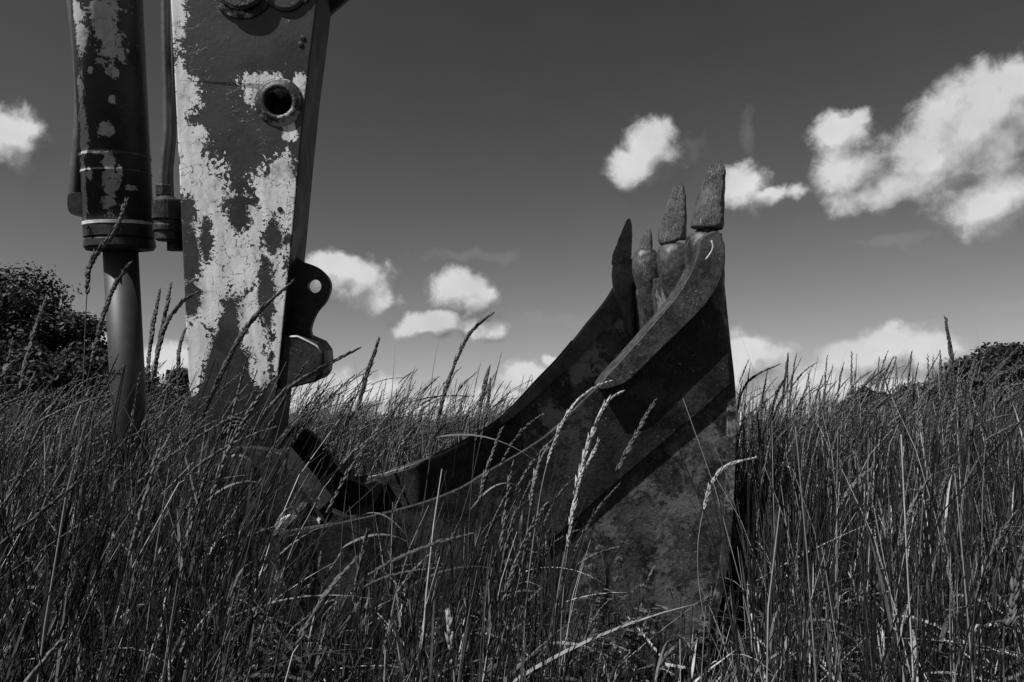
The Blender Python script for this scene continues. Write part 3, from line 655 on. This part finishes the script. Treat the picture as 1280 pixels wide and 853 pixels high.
S('seed head leaning right before the right-hand trees', [(1195,620),(1205,540),(1225,490),(1250,462),(1275,432)], 2.2, .2, tone=.06, htone=.05)
S('dark thick seed head standing low among the right-hand grass', [(1145,760),(1140,660),(1134,580),(1128,508)], 1.8, .16, tone=.05, htone=.03, ll=.024)
S('blurred pale seed head nearest at the right edge of the meadow', [(1255,853),(1262,780),(1272,720),(1280,690)], .8, .09, tone=.07, htone=.08)
S('bright dead straw stalk at the bottom below the bucket heel', [(568,850),(565,820),(562,790),(560,768)], 1.0, .06, tone=.22, htone=.2, r=.002)
S('left edge grass stalk leaning right before the dark trees', [(5,640),(20,520),(36,440),(58,372)], 1.5, .2)

# ------------------------------------------------------------------ flowering weeds in front of the bucket
def weed(label, px, py, d, hgt, seed):
    r = np.random.default_rng(seed); top = P(px, py, d); g0 = Vector((top.x, top.y, 0)); root = empty('clover_plant', g0); tag(root, label, 'weed', 'clover plants in front of the bucket'); o = g0[:]
    for k in range(4):
        tx = np.array(top)+np.array([r.uniform(-.06, .06), r.uniform(-.05, .05), r.uniform(-.1, .0) if k else 0]); t = np.linspace(0, 1, 7)[:, None]
        st = np.array(o)*(1-t)+tx*t+np.array([1, 0, 0])*(.02*np.sin(t*3)); a = Acc(); tubes(a, st[None], np.full((1, 7), .0013), np.array([.07]), 4); a.build('stem', M['grass'], root, o)
        a = Acc(); m = 70; th = r.uniform(0, 6.28, m); cz = r.uniform(-.3, 1, m); sz = np.sqrt(1-cz**2); ax = np.stack([np.cos(th)*sz, np.sin(th)*sz, cz], -1)
        spikes(a, np.tile(tx, (m, 1))+ax*.003, ax, np.full(m, .012), np.full(m, .0016), r.uniform(.03, .10, m)); a.build('flower_head', M['head'], root, o)
        a = Acc(); m = 9
        for q in range(m):
            u = r.uniform(.25, .95); c = st[int(u*6)]; c0_ = c+np.array([r.uniform(-.035, .035), r.uniform(-.035, .035), r.uniform(-.01, .02)])
            for w in range(3):
                b_ = w*2.1+r.uniform(0, 1); dv = np.array([math.cos(b_), math.sin(b_), r.uniform(-.2, .3)]); tt = np.linspace(0, 1, 5)
                pp = c0_+dv*(tt*.022)[:, None]; ribbon(a, pp[None], np.cross(dv, [0, 0, 1])[None], (.013*np.sin(np.clip(tt*.9+.08, 0, 1)*math.pi))[None], np.array([r.uniform(.05, .13)]))
        a.build('leaves', M['grass'], root, o)
weed('clover plant with two flower heads low before the bucket, left one of the row', 752, 690, 2.0, .3, 1)
weed('clover plant with raised flower head right of the middle before the bucket plate', 786, 700, 2.0, .3, 2)
weed('low clover plant near the lower right corner of the bucket', 858, 735, 1.9, .25, 3)
weed('clover plant pressed into the grass below the pale seed heads', 716, 745, 1.85, .25, 4)
weed('single flower head standing taller before the dark bucket middle', 662, 690, 1.8, .3, 5)

# ------------------------------------------------------------------ trees
bark, bnt, bb = newmat('bark'); boc = objc(bnt); bnt.links.new(lerp(bnt, noise(bnt, boc, 6, 8, .7), .3, .7, .05, .14), bb.inputs['Base Color']); bb.inputs['Roughness'].default_value = .9; bump(bnt, bb, noise(bnt, boc, 12, 6), .6, .03)
def tree(label, px, top, d, wpx, seed, leaf=.1, nleaf=12000, cat='tree', name='leafy_tree', low=.12, clumps=46):
    r = np.random.default_rng(seed); t3 = P(px, top, d); hgt = t3.z; rx = wpx*d/F/2; g0 = Vector((t3.x, t3.y, 0)); root = empty(name, g0); tag(root, label, cat, 'trees and bushes at the edge of the meadow')
    bm = bmesh.new(); tr = .035*hgt
    tube(bm, [(0,0,-.05),(.02*hgt,.01,hgt*.2),(-.01*hgt,.02*hgt,hgt*.45),(.02*hgt,0,hgt*.75)], [tr*1.3,tr,tr*.7,tr*.3], 10)
    for k in range(7):
        a = k*2.4+r.uniform(0, .8); z = hgt*r.uniform(.2, .6); L_ = rx*r.uniform(.5, .85)
        tube(bm, [(0,0,z),(math.cos(a)*L_*.5,math.sin(a)*L_*.5,z+hgt*.1),(math.cos(a)*L_,math.sin(a)*L_,z+hgt*.22)], [tr*.4,tr*.25,tr*.06], 6)
    me = bpy.data.meshes.new('trunk'); bm.to_mesh(me); bm.free(); link('trunk', me, bark, root)
    # clump centres in the shell of an uneven dome
    th = r.uniform(0, 6.28, clumps); u = r.uniform(0, 1, clumps); rad = r.uniform(.45, 1., clumps)**.6; prof = np.sqrt(np.clip(1-(u*.98)**2.2, .02, 1))
    cc = np.stack([np.cos(th)*prof*rad*rx, np.sin(th)*prof*rad*rx, hgt*(low+(.93-low)*u)], -1); cs = r.uniform(.16, .36, clumps)*rx; cs = np.minimum(cs, hgt*.16)
    cs[np.argmax(cc[:, 2])] *= .7
    per = nleaf//clumps; n = per*clumps; v = r.normal(0, 1, (n, 3)); v /= np.linalg.norm(v, axis=1, keepdims=True); q = r.uniform(.3, 1.08, n)**.5
    c = np.repeat(cc, per, 0)+v*q[:, None]**1.5*(np.repeat(cs, per)*r.uniform(.7, 1.35, n))[:, None]*np.array([1.2, 1.2, .8]); c[:, 2] = np.clip(c[:, 2], .1, hgt*1.02)
    nrm = v*.7+r.normal(0, .6, (n, 3))+np.array([0, 0, .4]); nrm /= np.linalg.norm(nrm, axis=1, keepdims=True)
    a1 = np.cross(nrm, r.normal(0, 1, (n, 3))); a1 /= np.linalg.norm(a1, axis=1, keepdims=True); b1 = np.cross(nrm, a1); sz = leaf*r.uniform(.5, 1.2, n)[:, None]
    vs = np.stack([c-a1*sz*.7, c-b1*sz*.38+nrm*sz*.1, c+a1*sz*.7, c+b1*sz*.38+nrm*sz*.1], 1).reshape(-1, 3); A = Acc()
    A.add(vs, q=np.arange(n*4).reshape(-1, 4), tone=np.repeat(r.uniform(.010, .05, n)*np.repeat(r.uniform(.6, 1.3, clumps), per), 4)); A.build('crown', M['leaf'], root)
tree('tallest dark leafy tree at the left edge', 8, 338, 24, 200, 1, .12, 42000)
tree('rounded dark tree second from the left edge', 78, 392, 23, 175, 2, .12, 36000)
tree('low dark bush left of the piston rod', 122, 430, 21, 130, 3, .14, 14000, 'bush', 'leafy_bush', .05)
tree('low bush seen between piston rod and arm', 208, 458, 25, 120, 4, .15, 12000, 'bush', 'leafy_bush', .05)
tree('low bush half hidden behind the arm', 285, 478, 27, 80, 5, .15, 9000, 'bush', 'leafy_bush', .05)
tree('leafy bush low at the left edge in front of the tall tree', 30, 455, 19, 110, 6, .14, 12000, 'bush', 'leafy_bush', .05)
tree('tallest dark tree at the right edge', 1276, 430, 60, 180, 7, .3, 18000)
tree('dark tree second from the right edge', 1222, 449, 58, 130, 8, .3, 14000)
tree('low dark tree where the right-hand trees end', 1168, 471, 57, 110, 9, .28, 10000)
tree('small far shrub alone between bucket and right-hand trees', 1085, 484, 80, 72, 10, .35, 5000, 'bush', 'leafy_bush', .05, 18)
tree('tiny far shrub beside the lone shrub', 1056, 500, 85, 40, 12, .35, 3000, 'bush', 'leafy_bush', .05, 12)

# ------------------------------------------------------------------ ground
gm, gnt, gb = newmat('meadow_soil'); goc = objc(gnt)
gnt.links.new(lerp(gnt, noise(gnt, goc, 5, 9, .7), .3, .7, .02, .06), gb.inputs['Base Color']); gb.inputs['Roughness'].default_value = .95; bump(gnt, gb, noise(gnt, goc, 9, 8, .7), .8, .03)
bm = bmesh.new(); rr_ = [0, 1, 2, 3, 4.5, 7, 12, 25, 60, 150, 400, 900]; prev = None; n = 48
for r in rr_[1:]:
    cur = [bm.verts.new((r*math.cos(2*math.pi*i/n), r*math.sin(2*math.pi*i/n), (.012*math.sin(i*1.9+r*3) if r < 10 else 0))) for i in range(n)]
    if prev is None: bm.faces.new(cur)
    else:
        for i in range(n): bm.faces.new((prev[i], cur[i], cur[(i+1) % n], prev[(i+1) % n]))
    prev = cur
bmesh.ops.recalc_face_normals(bm, faces=bm.faces); me = bpy.data.meshes.new('ground'); bm.to_mesh(me); bm.free()
tag(link('ground', me, gm), kind='structure', label='dark soil of the meadow under the tall grass')
